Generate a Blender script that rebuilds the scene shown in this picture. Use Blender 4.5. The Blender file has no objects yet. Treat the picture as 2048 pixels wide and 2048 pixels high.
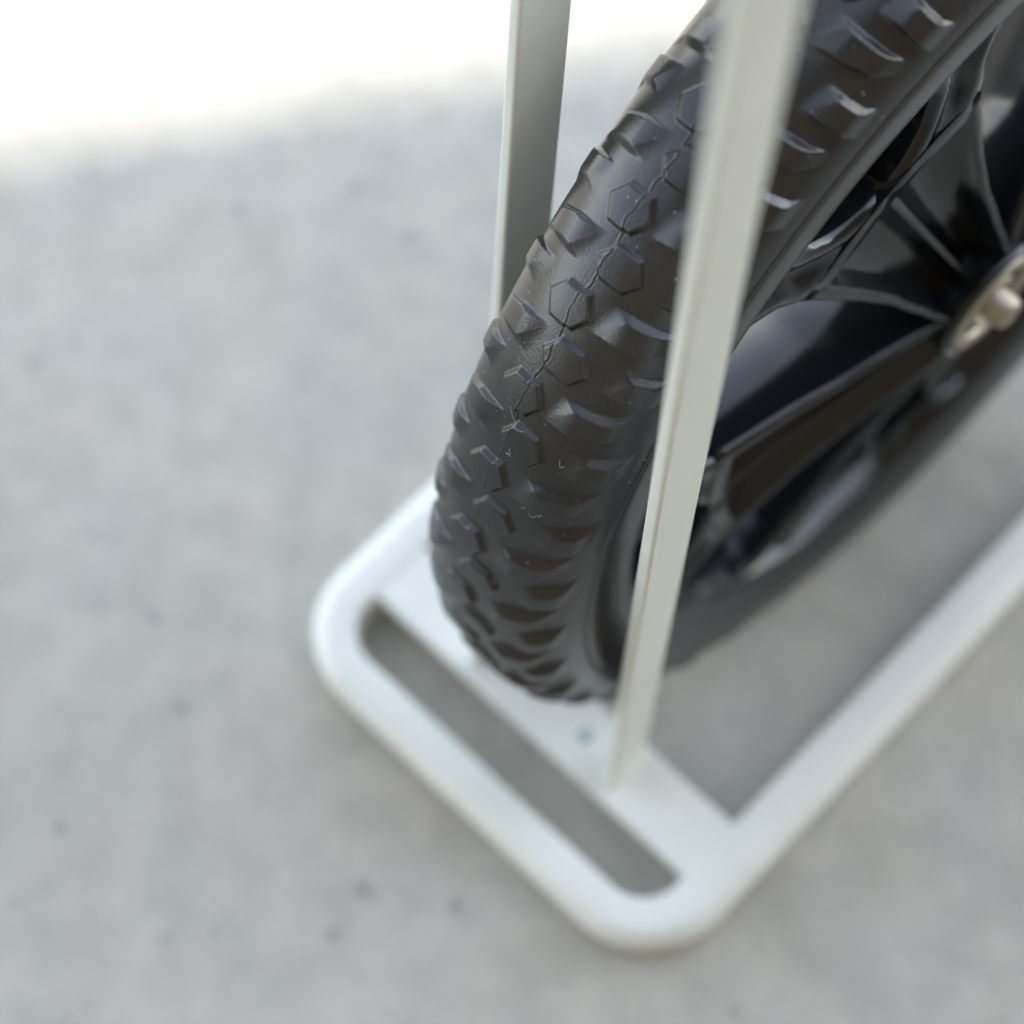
import bpy, math, random
import numpy as np
from mathutils import Matrix, Vector

scene = bpy.context.scene
COL = scene.collection
rng = random.Random(7)
MM = 0.001
GROUND_DROP = 16.5          # top of the stand's base rail sits 16.5 mm above the ground

def P3(x, y, z):
    """millimetres (z = 0 on the top of the base rail) to metres (z = 0 on the ground)"""
    return (x * MM, y * MM, (z + GROUND_DROP) * MM)

# ------------------------------------------------------------------ camera
rx, ro, rz = 0.3932993945, -0.1364917594, 0.9017209425
cam_data = bpy.data.cameras.new("camera")
cam = bpy.data.objects.new("camera", cam_data)
COL.objects.link(cam)
rot = Matrix.Rotation(rz, 4, 'Z') @ Matrix.Rotation(rx, 4, 'X') @ Matrix.Rotation(ro, 4, 'Z')
cam.matrix_world = Matrix.Translation(Vector(P3(203.121, -100.102, 617.369))) @ rot
cam_data.sensor_width = 36.0
cam_data.lens = 4506.535 / 2048 * 36.0
cam_data.shift_x = 184.698 / 2048
cam_data.shift_y = -28.678 / 2048
cam_data.clip_start = 0.01
cam_data.clip_end = 200.0
cam_data.dof.use_dof = True
cam_data.dof.focus_distance = 0.442
cam_data.dof.aperture_fstop = 7.0
cam_data.dof.aperture_blades = 0
scene.camera = cam

# ------------------------------------------------------------------ light
SUN_ELEV = math.radians(38)
OPEN_N = Vector((0.81, -0.59, 0)).normalized()       # horizontal, from the sunlit side into the porch
ALONG = Vector((-OPEN_N.y, OPEN_N.x, 0))             # along the eave
ACROSS_TAN = math.tan(math.radians(74))              # steepness of the light measured across the eave
_c = math.tan(SUN_ELEV) / ACROSS_TAN
SUN_DIR = (OPEN_N * _c + ALONG * math.sqrt(1 - _c * _c)).normalized()   # horizontal direction towards the sun
world = bpy.data.worlds.new("World")
scene.world = world
world.use_nodes = True
wn, wl = world.node_tree.nodes, world.node_tree.links
wn.clear()
sky = wn.new('ShaderNodeTexSky')
sky.sky_type = 'NISHITA'
sky.sun_disc = False
sky.sun_elevation = SUN_ELEV
sky.sun_rotation = math.atan2(SUN_DIR.x, SUN_DIR.y)
sky.air_density = 1.0
sky.dust_density = 0.15
sky.ozone_density = 1.0
hsv = wn.new('ShaderNodeHueSaturation')
hsv.inputs['Saturation'].default_value = 0.45
bg = wn.new('ShaderNodeBackground')
bg.inputs['Strength'].default_value = 0.15
wo = wn.new('ShaderNodeOutputWorld')
wl.new(sky.outputs[0], hsv.inputs['Color'])
wl.new(hsv.outputs[0], bg.inputs['Color'])
wl.new(bg.outputs[0], wo.inputs['Surface'])

sun_data = bpy.data.lights.new("sun", 'SUN')
sun_data.energy = 2.0
sun_data.angle = math.radians(0.53)
sun_data.color = (1.0, 0.93, 0.84)
sun = bpy.data.objects.new("sun", sun_data)
COL.objects.link(sun)
sd = Vector((SUN_DIR.x * math.cos(SUN_ELEV), SUN_DIR.y * math.cos(SUN_ELEV), math.sin(SUN_ELEV)))
sun.rotation_euler = sd.to_track_quat('Z', 'Y').to_euler()
sun.location = (1, -1, 3)

scene.view_settings.view_transform = 'Standard'
scene.view_settings.look = 'None'
scene.view_settings.exposure = 2.25
scene.view_settings.gamma = 1.0
scene.view_settings.use_curve_mapping = False

# ------------------------------------------------------------------ helpers
def tag(o, label=None, cat=None, group=None, kind=None):
    if label: o['label'] = label
    if cat: o['category'] = cat
    if group: o['group'] = group
    if kind: o['kind'] = kind
    return o

def empty(name, loc=(0, 0, 0)):
    o = bpy.data.objects.new(name, None)
    o.empty_display_size = 0.02
    o.location = loc
    COL.objects.link(o)
    return o

def link_mesh(name, verts, faces, mat, parent=None, smooth=True, matrix=None):
    """verts in world metres; with a parent they are stored relative to it"""
    me = bpy.data.meshes.new(name)
    me.from_pydata([tuple(v) for v in verts], [], [tuple(f) for f in faces])
    me.validate()
    me.update()
    if smooth:
        me.polygons.foreach_set('use_smooth', [True] * len(me.polygons))
    o = bpy.data.objects.new(name, me)
    me.materials.append(mat)
    COL.objects.link(o)
    if parent is not None:
        o.parent = parent
        root = Vector((0, 0, 0))
        q = parent
        while q is not None:
            root += Vector(q.location)
            q = q.parent
        o.location = (0, 0, 0)
        me.transform(Matrix.Translation(-root))
    return o

def bevel(o, width, seg=3, angle=35):
    m = o.modifiers.new('bevel', 'BEVEL')
    m.width = width
    m.segments = seg
    m.limit_method = 'ANGLE'
    m.angle_limit = math.radians(angle)
    w = o.modifiers.new('wn', 'WEIGHTED_NORMAL')
    w.keep_sharp = True
    return o

def mat_base(name, color, rough=0.5, metallic=0.0, spec=0.5):
    m = bpy.data.materials.new(name)
    m.use_nodes = True
    n = m.node_tree.nodes
    b = n['Principled BSDF']
    b.inputs['Base Color'].default_value = (*color, 1)
    b.inputs['Roughness'].default_value = rough
    b.inputs['Metallic'].default_value = metallic
    b.inputs['Specular IOR Level'].default_value = spec
    return m, n, m.node_tree.links, b

def noise(n, l, co, scale, detail=4, rough=0.55, vec=None):
    t = n.new('ShaderNodeTexNoise')
    t.inputs['Scale'].default_value = scale
    t.inputs['Detail'].default_value = detail
    t.inputs['Roughness'].default_value = rough
    l.new(co, t.inputs['Vector'])
    return t

def ramp(n, l, src, stops):
    r = n.new('ShaderNodeValToRGB')
    e = r.color_ramp.elements
    while len(e) < len(stops):
        e.new(0.5)
    for el, (p, c) in zip(e, stops):
        el.position = p
        el.color = (*c, 1) if len(c) == 3 else c
    l.new(src, r.inputs['Fac'])
    return r

def mixc(n, l, fac, a, b, mode='MIX'):
    m = n.new('ShaderNodeMix')
    m.data_type = 'RGBA'
    m.blend_type = mode
    for val, key in ((fac, 0), (a, 6), (b, 7)):
        if hasattr(val, 'is_output') or isinstance(val, bpy.types.NodeSocket):
            l.new(val, m.inputs[key])
        elif key == 0:
            m.inputs[0].default_value = val
        else:
            m.inputs[key].default_value = (*val, 1)
    return m.outputs[2]

def add_bump(n, l, b, height, strength, distance, prev=None):
    bp = n.new('ShaderNodeBump')
    bp.inputs['Strength'].default_value = strength
    bp.inputs['Distance'].default_value = distance
    l.new(height, bp.inputs['Height'])
    if prev is not None:
        l.new(prev, bp.inputs['Normal'])
    l.new(bp.outputs[0], b.inputs['Normal'])
    return bp.outputs[0]

# ------------------------------------------------------------------ materials
def concrete_material():
    m, n, l, b = mat_base('smooth_concrete', (0.42, 0.42, 0.41), 0.75, spec=0.3)
    co = n.new('ShaderNodeTexCoord').outputs['Object']
    big = noise(n, l, co, 14, 6, 0.65)
    mid = noise(n, l, co, 62, 5, 0.6)
    fine = noise(n, l, co, 420, 4, 0.7)
    c1 = ramp(n, l, big.outputs['Fac'], [(0.32, (0.415, 0.40, 0.35)), (0.68, (0.46, 0.445, 0.39))])
    c2 = ramp(n, l, mid.outputs['Fac'], [(0.36, (0.86, 0.865, 0.86)), (0.60, (1.05, 1.04, 1.03))])
    col = mixc(n, l, 0.8, c1.outputs[0], c2.outputs[0], 'MULTIPLY')
    # small darker aggregate spots
    vo = n.new('ShaderNodeTexVoronoi')
    vo.feature = 'F1'
    vo.inputs['Scale'].default_value = 62
    l.new(co, vo.inputs['Vector'])
    spot = ramp(n, l, vo.outputs['Distance'], [(0.07, (1, 1, 1)), (0.21, (0, 0, 0))])
    pick = ramp(n, l, vo.outputs['Color'], [(0.48, (0, 0, 0)), (0.66, (1, 1, 1))])
    f = mixc(n, l, 1.0, spot.outputs[0], pick.outputs[0], 'MULTIPLY')
    ff = n.new('ShaderNodeMath'); ff.operation = 'MULTIPLY'; ff.inputs[1].default_value = 0.8
    l.new(f, ff.inputs[0])
    col = mixc(n, l, ff.outputs[0], col, (0.25, 0.25, 0.235))
    # faint bluish and pinkish patches of cement
    hue = noise(n, l, co, 24, 2, 0.5)
    tint = ramp(n, l, hue.outputs['Fac'], [(0.35, (0.95, 0.98, 1.03)), (0.5, (1, 1, 1)), (0.65, (1.02, 0.99, 0.98))])
    col = mixc(n, l, 0.45, col, tint.outputs[0], 'MULTIPLY')
    sand = ramp(n, l, fine.outputs['Fac'], [(0.3, (0.86, 0.86, 0.86)), (0.7, (1.08, 1.08, 1.08))])
    col = mixc(n, l, 0.7, col, sand.outputs[0], 'MULTIPLY')
    l.new(col, b.inputs['Base Color'])
    p = add_bump(n, l, b, mid.outputs['Fac'], 0.35, 0.002)
    add_bump(n, l, b, fine.outputs['Fac'], 0.5, 0.0006, p)
    return m

def powder_coat_material():
    m, n, l, b = mat_base('light_grey_powder_coat', (0.66, 0.675, 0.655), 0.45, spec=0.5)
    co = n.new('ShaderNodeTexCoord').outputs['Object']
    g = noise(n, l, co, 60, 3, 0.5)
    c = ramp(n, l, g.outputs['Fac'], [(0.3, (0.67, 0.69, 0.64)), (0.7, (0.71, 0.73, 0.68))])
    l.new(c.outputs[0], b.inputs['Base Color'])
    f = noise(n, l, co, 900, 3, 0.6)
    add_bump(n, l, b, f.outputs['Fac'], 0.12, 0.0002)
    return m

def tyre_material():
    m, n, l, b = mat_base('black_foam_rubber', (0.035, 0.035, 0.036), 0.42, spec=0.6)
    co = n.new('ShaderNodeTexCoord').outputs['Object']
    grain = noise(n, l, co, 1700, 3, 0.7)
    broad = noise(n, l, co, 90, 4, 0.6)
    rr = ramp(n, l, broad.outputs['Fac'], [(0.3, (0.20, 0.20, 0.20)), (0.7, (0.28, 0.28, 0.28))])
    l.new(rr.outputs[0], b.inputs['Roughness'])
    base = ramp(n, l, broad.outputs['Fac'], [(0.35, (0.012, 0.012, 0.0125)), (0.7, (0.019, 0.019, 0.0195))])
    # dust specks
    vo = n.new('ShaderNodeTexVoronoi')
    vo.inputs['Scale'].default_value = 420
    l.new(co, vo.inputs['Vector'])
    sp = ramp(n, l, vo.outputs['Distance'], [(0.045, (1, 1, 1)), (0.10, (0, 0, 0))])
    pick = ramp(n, l, vo.outputs['Color'], [(0.62, (0, 0, 0)), (0.70, (1, 1, 1))])
    f = mixc(n, l, 1.0, sp.outputs[0], pick.outputs[0], 'MULTIPLY')
    ff = n.new('ShaderNodeMath'); ff.operation = 'MULTIPLY'; ff.inputs[1].default_value = 0.6
    l.new(f, ff.inputs[0])
    col = mixc(n, l, ff.outputs[0], base.outputs[0], (0.42, 0.42, 0.40))
    l.new(col, b.inputs['Base Color'])
    add_bump(n, l, b, grain.outputs['Fac'], 0.5, 0.00014)
    return m

M_CONCRETE = concrete_material()
M_STAND = powder_coat_material()
M_TYRE = tyre_material()
M_RIM = mat_base('glossy_black_plastic', (0.006, 0.007, 0.009), 0.13, spec=0.4)[0]
M_STEEL = mat_base('bright_steel', (0.36, 0.32, 0.25), 0.48, metallic=1.0)[0]
M_GLINT = mat_base('sky_glint_metal', (0.55, 0.62, 0.72), 0.25, metallic=1.0)[0]  # bluish sky reflection put into the metal colour
M_DARKMETAL = mat_base('dark_bearing_seal', (0.02, 0.02, 0.02), 0.5)[0]
M_HOLE = mat_base('shaded_hole_blue', (0.22, 0.34, 0.45), 0.45, metallic=0.4)[0]  # blue of a hole over shaded ground, put into the colour
M_LINT = mat_base('pale_lint', (0.55, 0.6, 0.6), 0.8)[0]

def plaster_material():
    m, n, l, b = mat_base('warm_plaster', (0.42, 0.35, 0.27), 0.85, spec=0.2)
    co = n.new('ShaderNodeTexCoord').outputs['Object']
    t = noise(n, l, co, 3, 6, 0.6)
    c = ramp(n, l, t.outputs['Fac'], [(0.3, (0.28, 0.22, 0.14)), (0.7, (0.34, 0.27, 0.175))])
    l.new(c.outputs[0], b.inputs['Base Color'])
    f = noise(n, l, co, 80, 4, 0.6)
    add_bump(n, l, b, f.outputs['Fac'], 0.3, 0.003)
    return m
M_WALL = plaster_material()
M_ROOF = mat_base('dark_stained_timber', (0.05, 0.036, 0.025), 0.7)[0]

# ------------------------------------------------------------------ ground
s = 60.0
ground = link_mesh('ground', [(-s, -s, 0), (s, -s, 0), (s, s, 0), (-s, s, 0)], [(0, 1, 2, 3)], M_CONCRETE, smooth=False)
tag(ground, kind='structure')

# ------------------------------------------------------------------ porch added out of view to cast the shade; its eave sets the shade edge
edge_pt = Vector((-0.121, 0.150, 0)) - OPEN_N * 0.001     # a point on the line where the shade ends
ROOF_H, ROOF_T = 2.4, 0.12
eave = edge_pt + OPEN_N * ((ROOF_H + ROOF_T) / ACROSS_TAN)
PORCH_D = 0.55
def box_local(c, u, w, hu, hw, z0, z1):
    v = []
    for z in (z0, z1):
        for a, b_ in ((-1, -1), (1, -1), (1, 1), (-1, 1)):
            q = c + u * (a * hu) + w * (b_ * hw)
            v.append((q.x, q.y, z))
    return v, [(3, 2, 1, 0), (4, 5, 6, 7), (0, 1, 5, 4), (1, 2, 6, 5), (2, 3, 7, 6), (3, 0, 4, 7)]
shade_porch = empty('shade_porch', tuple(eave + OPEN_N * PORCH_D))
tag(shade_porch, 'unseen beige porch with dark roof throwing its shade over the bike stand', 'shade_porch')
v, f = box_local(eave + OPEN_N * (PORCH_D + 0.1), ALONG, OPEN_N, 6.0, 0.1, -0.1, ROOF_H - 0.003)
bevel(link_mesh('bounce_wall', v, f, M_WALL, shade_porch, smooth=False), 0.006, 2)  # added out of view for warm bounce and to cover the sky
v, f = box_local(eave + ALONG * 1.15 + OPEN_N * (PORCH_D * 0.5 - 0.143), ALONG, OPEN_N, 0.08, PORCH_D * 0.5 + 0.14, -0.1, ROOF_H - 0.003)
bevel(link_mesh('sky_block_wall', v, f, M_WALL, shade_porch, smooth=False), 0.006, 2)  # added out of view to block sky light from the far end
v, f = box_local(eave + OPEN_N * (PORCH_D + 0.3) * 0.5, ALONG, OPEN_N, 6.2, (PORCH_D + 0.3) * 0.5, ROOF_H, ROOF_H + ROOF_T)
link_mesh('roof', v, f, M_ROOF, shade_porch, smooth=False)  # added out of view to block the sun and keep overhead reflections dark

# ------------------------------------------------------------------ bike stand
W = 148.8
T_RAIL = 14.5
Y1, Y2 = 28.35, 48.7
Y_END = 460.0
stand = empty('bike_stand', P3(W / 2, 230, -16.5))
tag(stand, 'light grey powder coated steel bike stand holding the black wheel between two flat uprights', 'bike stand')

def rounded_path(x0, y0, x1, y1, r, seg=14):
    pts = []
    for cx, cy, a0 in ((x1 - r, y0 + r, -90), (x1 - r, y1 - r, 0), (x0 + r, y1 - r, 90), (x0 + r, y0 + r, 180)):
        for k in range(seg + 1):
            a = math.radians(a0 + 90 * k / seg)
            pts.append((cx + r * math.cos(a), cy + r * math.sin(a)))
    return pts

def base_frame():
    # cross-section given as (t, z): t = 0 outer side .. 1 inner side, lofted between an outer and an inner path
    R_OUT = 27.0
    prof = []
    ro_, ri_ = 6.0, 1.6
    for k in range(9):                                   # outer upper round
        a = math.radians(180 - 90 * k / 8)
        prof.append((ro_ + ro_ * math.cos(a), -ro_ + ro_ * math.sin(a)))
    for k in range(6):                                   # inner upper round
        a = math.radians(90 - 90 * k / 5)
        prof.append((T_RAIL - ri_ + ri_ * math.cos(a), -ri_ + ri_ * math.sin(a)))
    for k in range(7):                                   # inner lower round
        a = math.radians(-90 * k / 6)
        prof.append((T_RAIL - 3.5 + 3.5 * math.cos(a), -16.2 + 3.5 + 3.5 * math.sin(a)))
    for k in range(9):                                   # outer lower round
        a = math.radians(270 - 90 * k / 8)
        prof.append((7.5 + 7.5 * math.cos(a), -16.2 + 8.0 + 8.0 * math.sin(a)))
    verts, faces = [], []
    npath = None
    for d, z in prof:
        r = max(R_OUT - d, 1.0)
        path = rounded_path(d, d * 0.88, W - d, Y_END - d, r)
        npath = len(path)
        verts += [P3(x, y, z) for x, y in path]
    m = len(prof)
    for i in range(m):
        for j in range(npath):
            a, b_ = i * npath + j, i * npath + (j + 1) % npath
            c, d_ = ((i + 1) % m) * npath + (j + 1) % npath, ((i + 1) % m) * npath + j
            faces.append((a, b_, c, d_))
    return link_mesh('base_frame', verts, faces, M_STAND, stand)
base_frame()

def slab(name, x0, x1, y0, y1, z0, z1, parent=stand, mat=M_STAND, bev=0.0008):
    vs = [P3(x, y, z) for z in (z0, z1) for x, y in ((x0, y0), (x1, y0), (x1, y1), (x0, y1))]
    o = link_mesh(name, vs, [(3, 2, 1, 0), (4, 5, 6, 7), (0, 1, 5, 4), (1, 2, 6, 5), (2, 3, 7, 6), (3, 0, 4, 7)], mat, parent)
    bevel(o, bev, 3)
    return o
for (ya, yb) in ((Y1, Y2), (400.0, 425.0)):
    pl = slab('cross_plate', T_RAIL - 1.0, W - T_RAIL + 1.0, ya, yb, -5.0, -0.35)
    if ya == Y1:
        for hx in (87.5, W - 87.5):
            vs, fs = [], []
            k = 24
            for r, z in ((1.9, -0.3), (1.7, -0.12), (1.1, -0.05)):
                vs += [P3(hx + r * math.cos(2 * math.pi * i / k), 39.0 + r * math.sin(2 * math.pi * i / k), z) for i in range(k)]
            for s_ in range(2):
                fs += [(s_ * k + i, s_ * k + (i + 1) % k, (s_ + 1) * k + (i + 1) % k, (s_ + 1) * k + i) for i in range(k)]
            fs.append(tuple(range(2 * k, 3 * k)))
            link_mesh('hole_disc', vs, fs, M_HOLE, pl)  # coloured disc standing in for an open hole through the plate

def upright(x0, y0, w, d, sx, sy, top, z0=-0.3):
    vs = []
    for z in (z0, top):
        for a, b_ in ((0, 0), (1, 0), (1, 1), (0, 1)):
            vs.append(P3(x0 + a * w + sx * z, y0 + b_ * d + sy * z, z))
    o = link_mesh('upright', vs, [(3, 2, 1, 0), (4, 5, 6, 7), (0, 1, 5, 4), (1, 2, 6, 5), (2, 3, 7, 6), (3, 0, 4, 7)], M_STAND, stand)
    bevel(o, 0.0009, 4)
    ring, N = [], 56
    for k in range(N):
        a_ = 2 * math.pi * k / N
        cx_, cy_ = x0 + w / 2, y0 + d / 2
        ex = lambda c: math.copysign(abs(c) ** 0.35, c)
        px, py = cx_ + (w / 2) * ex(math.cos(a_)), cy_ + (d / 2) * ex(math.sin(a_))
        rr_ = 1.0 + 0.16 * math.sin(a_ * 19) + 0.1 * math.sin(a_ * 7)
        sect = []
        for j in range(8):
            b_ = 2 * math.pi * j / 8
            q = rr_ * math.cos(b_)
            sect.append(P3(px + q * math.cos(a_), py + q * math.sin(a_), -0.3 + 0.75 * rr_ * math.sin(b_)))
        ring += sect
    fs_ = [(k * 8 + j, ((k + 1) % N) * 8 + j, ((k + 1) % N) * 8 + (j + 1) % 8, k * 8 + (j + 1) % 8) for k in range(N) for j in range(8)]
    link_mesh('weld_bead', ring, fs_, M_STAND, o)
    return o
TOP = 430.0
upright(99.77, 33.08, 3.3, 13.5, 0.027, -0.009, TOP)
upright(47.35, 33.22, 3.1, 15.3, -0.056, 0.142, TOP)
# cross bar joining the tops of the two uprights
xa, ya_, xb, yb_ = 47.35 - 0.056 * TOP, 33.2 + 0.142 * TOP, 99.8 + 3.3 + 0.027 * TOP, 33.0 - 0.009 * TOP
vs = []
for z in (TOP - 0.4, TOP + 3.0):
    vs += [P3(xa - 1, ya_, z), P3(xb + 1, yb_, z), P3(xb + 1, yb_ + 14, z), P3(xa - 1, ya_ + 15, z)]
tb = link_mesh('top_bar', vs, [(3, 2, 1, 0), (4, 5, 6, 7), (0, 1, 5, 4), (1, 2, 6, 5), (2, 3, 7, 6), (3, 0, 4, 7)], M_STAND, stand)
bevel(tb, 0.001, 3)

# ------------------------------------------------------------------ wheel
AX = np.array([0.99904448, -0.02750118, 0.03396783])
FW = np.array([0.02751706, 0.99962133, 0.0])
UP = np.array([-0.03395497, 0.00093469, 0.99942293])
CEN = np.array([78.4945, 154.2272, 133.0008])
wheel = empty('bicycle_wheel', P3(78.5, 154.2, -16.5))
tag(wheel, 'small black mag wheel with knobbly foam tyre standing between the uprights of the bike stand', 'wheel')

def wp(off, r, th):
    """wheel coordinates (mm along the axle, radius, angle in degrees above the front) to world metres"""
    t = np.radians(th)
    off, r, t = np.broadcast_arrays(off, r, t)
    p = CEN + AX * off[..., None] + r[..., None] * (-np.cos(t)[..., None] * FW + np.sin(t)[..., None] * UP)
    return np.stack([p[..., 0], p[..., 1], p[..., 2] + GROUND_DROP], -1) * MM

def sstep(a, b_, x):
    t = np.clip((x - a) / (b_ - a), 0, 1)
    return t * t * (3 - 2 * t)

def lin(a, b_, x):
    return np.clip((x - a) / (b_ - a), 0, 1)

MMDEG = math.pi * 144.0 / 180.0           # mm per degree along the tread
PITCH = 9.0

def lug(dt, s, s0, s1, bot, top, H):
    """one raised lens-shaped lug; dt = mm below/above its upper edge, s = lateral mm"""
    u = np.clip((s - s0) / (s1 - s0), 0, 1)
    yt = np.interp(u, [0, .45, .75, 1], top)
    yb = np.interp(u, [0, .45, .75, 1], bot)
    wall_t = lin(0.0, 1.7, yt - dt)
    wall_b = lin(0.0, 0.6, dt - yb)
    hs = sstep(0.0, 0.42, u) * (1 - sstep(0.5, 1.0, u) ** 1.3)
    # flat triangular facet cut off the inner upper corner
    fx0, fy0, fx1, fy1 = s0 + 6.6, 0.0, s0 + 2.0, -6.0
    nx, ny = (fy1 - fy0), -(fx1 - fx0)
    nn = math.hypot(nx, ny)
    dist = -((s - fx0) * nx + (dt - fy0) * ny) / nn      # > 0 on the outer side
    facet = lin(-3.6, 0.15, dist)
    h = H * np.minimum(np.minimum(wall_t, wall_b), np.minimum(hs * 1.08, 1.0)) * facet
    return np.where((u > 0) & (u < 1), h, 0)

def hexa(dt, s, w, flat, hh, H):
    """raised hexagon, flat top and bottom edges, points to the sides"""
    ax_ = np.abs(s); ay = np.abs(dt)
    d1 = hh - ay
    nx, ny = hh, (w - flat)
    nn = math.hypot(nx, ny)
    d2 = (nx * (w - ax_) - ny * ay) / nn
    d = np.minimum(d1, d2)
    return H * lin(0.0, 0.75, d)

def wrapd(x):
    return (x + PITCH / 2) % PITCH - PITCH / 2

def tread(th, s):
    h = np.zeros_like(th)
    seam = -1.6 + 0.42 * np.sin(np.radians(th * 40)) + 0.22 * np.sin(np.radians(th * 97 + 40)) + 0.14 * np.sin(np.radians(th * 211 + 10))
    left = s < seam
    shift = np.where(left, 0.16, 0.0)
    t = th + shift
    # right-hand lugs, two interleaved rows
    for base, s0, s1, top, bot in ((22.7, 10.6, 25.4, (0, -.2, .6, 3.4), (-7.6, -7.4, -6.6, -4.4)),
                                   (17.9, 3.2, 22.6, (0, .1, .7, 2.4), (-8.0, -7.5, -5.4, -0.2))):
        d = (t - base + PITCH * 0.62) % PITCH - PITCH * 0.62
        h = np.maximum(h, lug(d * MMDEG, s, s0, s1, bot, top, 1.75))
    # left-hand lugs: the same turned by half a turn
    for low, s0, s1, top, bot in ((27.0 - 3.1 - 3.8, 4.0, 22.6, (0, .1, .7, 2.4), (-8.0, -7.5, -5.4, -0.2)),
                                  (27.0 - 3.1 + 0.8, 11.2, 25.4, (0, -.2, .6, 3.4), (-7.6, -7.4, -6.6, -4.4))):
        lowbase = low - 1.4
        d = (-(t - lowbase) + PITCH * 0.62) % PITCH - PITCH * 0.62
        h = np.maximum(h, lug(d * MMDEG, -s, s0, s1, bot, top, 1.25))
    # hexagons along the seam
    h = np.maximum(h, hexa(wrapd(t - 24.55) * MMDEG, s + 2.7, 5.9, 3.0, 4.5, 1.1))
    h = np.maximum(h, hexa(wrapd(t - 20.3) * MMDEG, s - 2.3, 5.9, 3.0, 4.2, 1.1))
    # ragged moulding seam
    ds = np.abs(s - seam)
    rag = 0.5 + 0.5 * np.sin(np.radians(th * 61)) * np.sin(np.radians(th * 23 + 10))
    h = h + np.exp(-(ds / 0.17) ** 2) * (0.03 + 0.16 * rag) - np.exp(-((s - seam - 0.4) / 0.2) ** 2) * 0.035 * (0.4 + 0.6 * rag)
    # lip where the tread mould ends near the rim
    for q in (29.2, -29.2):
        h = h + 0.35 * np.exp(-((s - q) / 0.45) ** 2) - 0.3 * np.exp(-((s - q * 1.035) / 0.4) ** 2)
    return h

def tyre():
    a, bb, n_, off, R = 21.6, 21.1, 2.36, 0.54, 144.0
    ph = np.linspace(-2.15, 2.15, 4001)
    sx = np.sign(np.sin(ph)) * np.abs(np.sin(ph)) ** (2 / n_) * a
    rr = R - bb + np.sign(np.cos(ph)) * np.abs(np.cos(ph)) ** (2 / n_) * bb
    arc = np.r_[0, np.cumsum(np.hypot(np.diff(sx), np.diff(rr)))]
    arc -= arc[2000]
    amax = arc[-1]
    fine = np.r_[np.arange(-30.6, -3.6, 0.3), np.arange(-3.6, 1.5, 0.12), np.arange(1.5, 30.6, 0.3)]
    sa = np.r_[np.linspace(-amax, -30.9, 14), fine, np.linspace(30.9, amax, 14)]
    S = np.interp(sa, arc, sx)
    RR = np.interp(sa, arc, rr)
    dS, dR = np.gradient(S), np.gradient(RR)
    nn = np.hypot(dS, dR)
    NS, NR = -dR / nn * -1, dS / nn
    NS = -dR / nn
    th = np.r_[np.arange(-20, 96, 0.11), np.arange(96, 340, 0.5)]
    TH, SA = np.meshgrid(th, sa, indexing='ij')
    H = tread(TH, SA)
    Sg = S[None, :] + NS[None, :] * H
    Rg = RR[None, :] + NR[None, :] * H
    V = wp(Sg + off, Rg, TH)
    nt, ns = TH.shape
    V = V.reshape(-1, 3)
    i = np.arange(nt)[:, None]; j = np.arange(ns - 1)[None, :]
    i2 = (i + 1) % nt
    F = np.stack([i * ns + j, i * ns + j + 1, i2 * ns + j + 1, i2 * ns + j], -1).reshape(-1, 4)
    me = bpy.data.meshes.new('tyre')
    me.vertices.add(len(V))
    root = np.array(wheel.location)
    me.vertices.foreach_set('co', (V - root).astype(np.float32).ravel())
    me.loops.add(F.size)
    me.loops.foreach_set('vertex_index', F.astype(np.int32).ravel())
    me.polygons.add(len(F))
    me.polygons.foreach_set('loop_start', np.arange(0, F.size, 4, dtype=np.int32))
    me.polygons.foreach_set('loop_total', np.full(len(F), 4, dtype=np.int32))
    me.polygons.foreach_set('use_smooth', np.ones(len(F), dtype=bool))
    me.update(calc_edges=True)
    me.validate()
    me.materials.append(M_TYRE)
    o = bpy.data.objects.new('tyre', me)
    COL.objects.link(o)
    o.parent = wheel
    return o
tyre()

def revolve(name, prof, mat, parent, seg=160):
    """closed profile of (off, r) points turned round the axle"""
    th = np.arange(seg) * 360.0 / seg
    P = np.array(prof)
    V = wp(P[None, :, 0], P[None, :, 1], th[:, None]).reshape(-1, 3)
    m = len(prof)
    faces = []
    for i in range(seg):
        for j in range(m):
            faces.append((i * m + j, i * m + (j + 1) % m, ((i + 1) % seg) * m + (j + 1) % m, ((i + 1) % seg) * m + j))
    return link_mesh(name, V, faces, mat, parent)

rim = revolve('rim', [(-19.5, 112), (-19.5, 118), (-18.0, 119.5), (-14, 121), (0, 122), (14, 121), (18.0, 119.5), (19.5, 118), (19.5, 112),
                      (19.0, 109.5), (17.5, 108.2), (12, 107), (6, 103), (0, 101.5), (-6, 103), (-12, 107), (-17.5, 108.2), (-19.0, 109.5)], M_RIM, wheel)

def loft(name, rings, parent, mat):
    V = []
    for r in rings:
        V += [tuple(p) for p in r]
    m = len(rings[0])
    F = []
    for i in range(len(rings) - 1):
        for j in range(m):
            F.append((i * m + j, i * m + (j + 1) % m, (i + 1) * m + (j + 1) % m, (i + 1) * m + j))
    F.append(tuple(reversed(range(m))))
    F.append(tuple(range((len(rings) - 1) * m, len(rings) * m)))
    o = link_mesh(name, V, F, mat, parent)
    for p in list(o.data.polygons)[-2:]:
        p.use_smooth = False
    return o

def off_near(r):
    return float(np.interp(r, [13, 30, 60, 90, 108], [31, 27, 21.5, 18.0, 17.0]))

def half_ang(r):
    return float(np.interp(r, [13, 20, 30, 45, 60, 80, 95, 103, 108], [44, 35, 27, 21.5, 20.3, 19.6, 20.5, 23.0, 28.0]))

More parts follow.
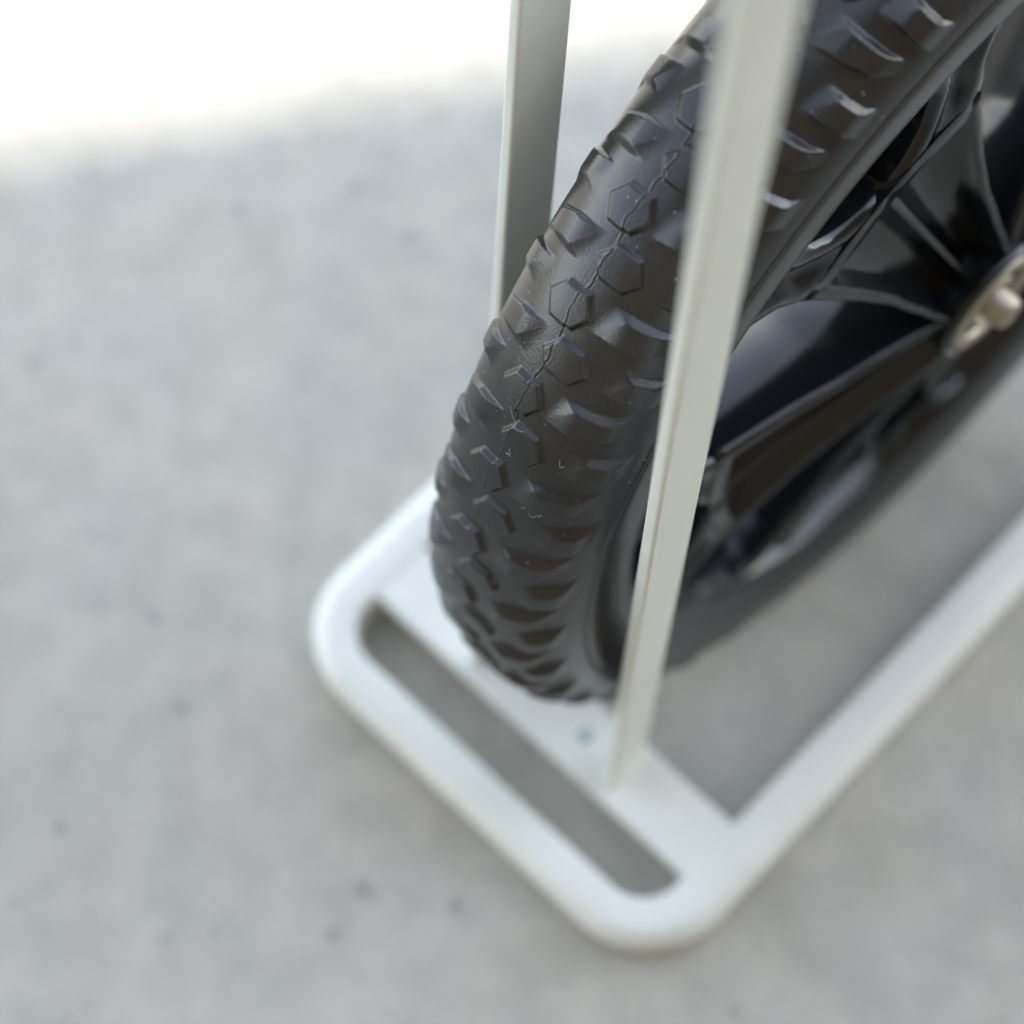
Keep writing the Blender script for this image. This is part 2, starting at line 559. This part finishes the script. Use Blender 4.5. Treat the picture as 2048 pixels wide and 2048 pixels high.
def spoke(centre):
    """Y-shaped spoke: a ribbed trunk and two arms"""
    # trunk, cross-section in (fraction across, depth below the near face)
    prof = [(-1, 2.0), (-0.985, 0.7), (-0.95, 0.0), (-0.88, 0.0), (-0.84, 0.8), (-0.80, 6.0), (-0.5, 8.5),
            (-0.12, 8.5), (-0.06, 3.5), (-0.03, 2.6), (0.03, 2.6), (0.06, 3.5), (0.12, 8.5), (0.5, 8.5),
            (0.80, 6.0), (0.84, 0.8), (0.88, 0.0), (0.95, 0.0), (0.985, 0.7), (1, 2.0), (0.98, 26.0), (0.9, 27.0), (-0.9, 27.0), (-0.98, 26.0)]
    rings = []
    for r in np.linspace(12, 84, 26):
        ha = half_ang(r)
        fade = 1.0 if r < 74 else max(0.0, (84 - r) / 10)
        ring = []
        for u, d in prof:
            dd = d if d > 10 else d * (1.0 if abs(u) > 0.82 else fade)
            ring.append(wp(off_near(r) - dd, r, centre + u * ha))
        rings.append([np.array(q).reshape(3) for q in ring])
    sp = loft('spoke', rings, wheel, M_RIM)
    # arms
    prof2 = [(0, 2.0), (0.015, 0.7), (0.05, 0.0), (0.26, 0.0), (0.34, 2.5), (0.66, 2.5), (0.74, 0.15), (0.88, 0.15), (0.96, 0.7), (1, 2.2), (0.98, 25.0), (0.9, 26.0), (0.1, 26.0), (0.02, 25.0)]
    for sgn in (-1, 1):
        rings = []
        for r in np.linspace(79, 109.5, 16):
            ha = half_ang(r) * float(np.interp(r, [79, 84.5, 88], [0.96, 0.975, 1.0]))
            groove = float(np.interp(r, [84, 91], [0.0, 1.0]))
            inner = float(np.interp(r, [79, 83, 86, 90, 98, 104, 109.5], [-0.02, 0.08, 5.5, 9.0, 11.5, 11.0, 7.5]))
            ring = [np.array(wp(off_near(r) - (d * groove if d == 2.5 else d) - 0.15, r, centre + sgn * (ha + (inner - ha) * u))).reshape(3) for u, d in prof2]
            if sgn < 0:
                ring = ring[::-1]
            rings.append(ring)
        loft('spoke_arm', rings, sp, M_RIM)
    return sp
for k in range(5):
    spoke(65.5 + 72 * k)

bv, bf = [], []
for o_ in (-2.0, 8.0):
    for r_, t_ in ((82, 61), (82, 70), (104, 70), (104, 61)):
        bv.append(np.array(wp(float(o_), float(r_), float(t_))).reshape(3))
ins = link_mesh('sky_glint_block', [tuple(q) for q in bv], [(0, 1, 2, 3), (7, 6, 5, 4), (1, 0, 4, 5), (2, 1, 5, 6), (3, 2, 6, 7), (0, 3, 7, 4)], M_GLINT, rim, smooth=True)  # made-up block added to give a bright sky reflection between the spoke arms
bevel(ins, 0.0012, 3)

hub = revolve('hub', [(-31, 0.5), (-31, 15.5), (-30, 16.5), (-24, 15.5), (24, 15.5), (30, 16.8), (31.5, 16.6), (32, 15.6), (31.2, 14.6), (29, 14.4), (29, 0.5)], M_RIM, wheel, 72)
revolve('bearing', [(28, 6), (28, 14.2), (31.6, 14.2), (32.2, 13.6), (32.2, 11.2), (31.4, 10.6), (30.4, 10.4), (30.4, 7.6), (31.6, 7.4), (31.8, 6)], M_STEEL, hub, 72)
revolve('bearing_seal', [(29.5, 7.2), (29.5, 10.8), (30.9, 10.7), (30.9, 7.3)], M_DARKMETAL, hub, 72)
revolve('axle', [(-37, 0.3), (-37, 3.6), (-36, 4.4), (35.5, 4.4), (37, 3.8), (37.4, 2.8), (37.4, 0.3)], M_STEEL, hub, 6 * 8)

# ------------------------------------------------------------------ lint fibres caught on the tyre
def tyre_point(th, s, lift=0.35):
    a, bb, n_, off, R = 21.6, 21.1, 2.36, 0.54, 144.0
    ph = np.linspace(-2.15, 2.15, 4001)
    sx = np.sign(np.sin(ph)) * np.abs(np.sin(ph)) ** (2 / n_) * a
    rr = R - bb + np.sign(np.cos(ph)) * np.abs(np.cos(ph)) ** (2 / n_) * bb
    arc = np.r_[0, np.cumsum(np.hypot(np.diff(sx), np.diff(rr)))]
    arc -= arc[2000]
    h = float(tread(np.array([[th]]), np.array([[s]]))[0, 0]) + lift
    S = np.interp(s, arc, sx); Rr = np.interp(s, arc, rr)
    k = int(np.clip(np.searchsorted(arc, s), 5, len(arc) - 6))
    dS, dR = sx[k + 5] - sx[k - 5], rr[k + 5] - rr[k - 5]
    q = math.hypot(dS, dR)
    return np.array(wp(S + off - dR / q * h, Rr + dS / q * h, th)).reshape(3)

def fibre(ctrl, rad, label):
    pts = []
    c = np.array(ctrl, float)
    n = len(c)
    for i in range(n - 1):
        p0, p1, p2, p3 = c[max(i - 1, 0)], c[i], c[i + 1], c[min(i + 2, n - 1)]
        for t in np.linspace(0, 1, 7, endpoint=False):
            q = 0.5 * ((2 * p1) + (-p0 + p2) * t + (2 * p0 - 5 * p1 + 4 * p2 - p3) * t ** 2 + (-p0 + 3 * p1 - 3 * p2 + p3) * t ** 3)
            pts.append(tyre_point(q[0], q[1]))
    pts.append(tyre_point(*c[-1]))
    V, F = [], []
    m = 6
    for i, p in enumerate(pts):
        d = pts[min(i + 1, len(pts) - 1)] - pts[max(i - 1, 0)]
        d = Vector(d).normalized()
        a_ = d.orthogonal().normalized(); b_ = d.cross(a_)
        for k in range(m):
            g = 2 * math.pi * k / m
            q = Vector(p) + (a_ * math.cos(g) + b_ * math.sin(g)) * rad
            V.append(tuple(q))
    for i in range(len(pts) - 1):
        for k in range(m):
            F.append((i * m + k, i * m + (k + 1) % m, (i + 1) * m + (k + 1) % m, (i + 1) * m + k))
    o = link_mesh('lint_fibre', V, F, M_LINT)
    tag(o, label, 'lint', 'lint fibres on the tyre')
FIBRES = [
    ([(31.6, -3.8), (30.9, -1.8), (30.6, -0.2), (30.8, 1.8)], 'long pale hair lying across the moulding seam of the tyre'),
    ([(24.2, 8.0), (23.2, 9.6), (23.4, 10.8), (24.6, 11.8)], 'curled pale fibre on the tyre lug below the middle of the tread'),
    ([(30.2, 10.6), (29.6, 11.2), (29.9, 11.9)], 'tiny bent pale fibre near the middle of the tyre side'),
    ([(28.6, 0.6), (28.1, 1.2), (28.0, 0.4), (27.5, 1.0)], 'small S shaped white fibre on the hexagon beside the seam'),
]
for c, lab in FIBRES:
    fibre(c, 0.000035, lab)
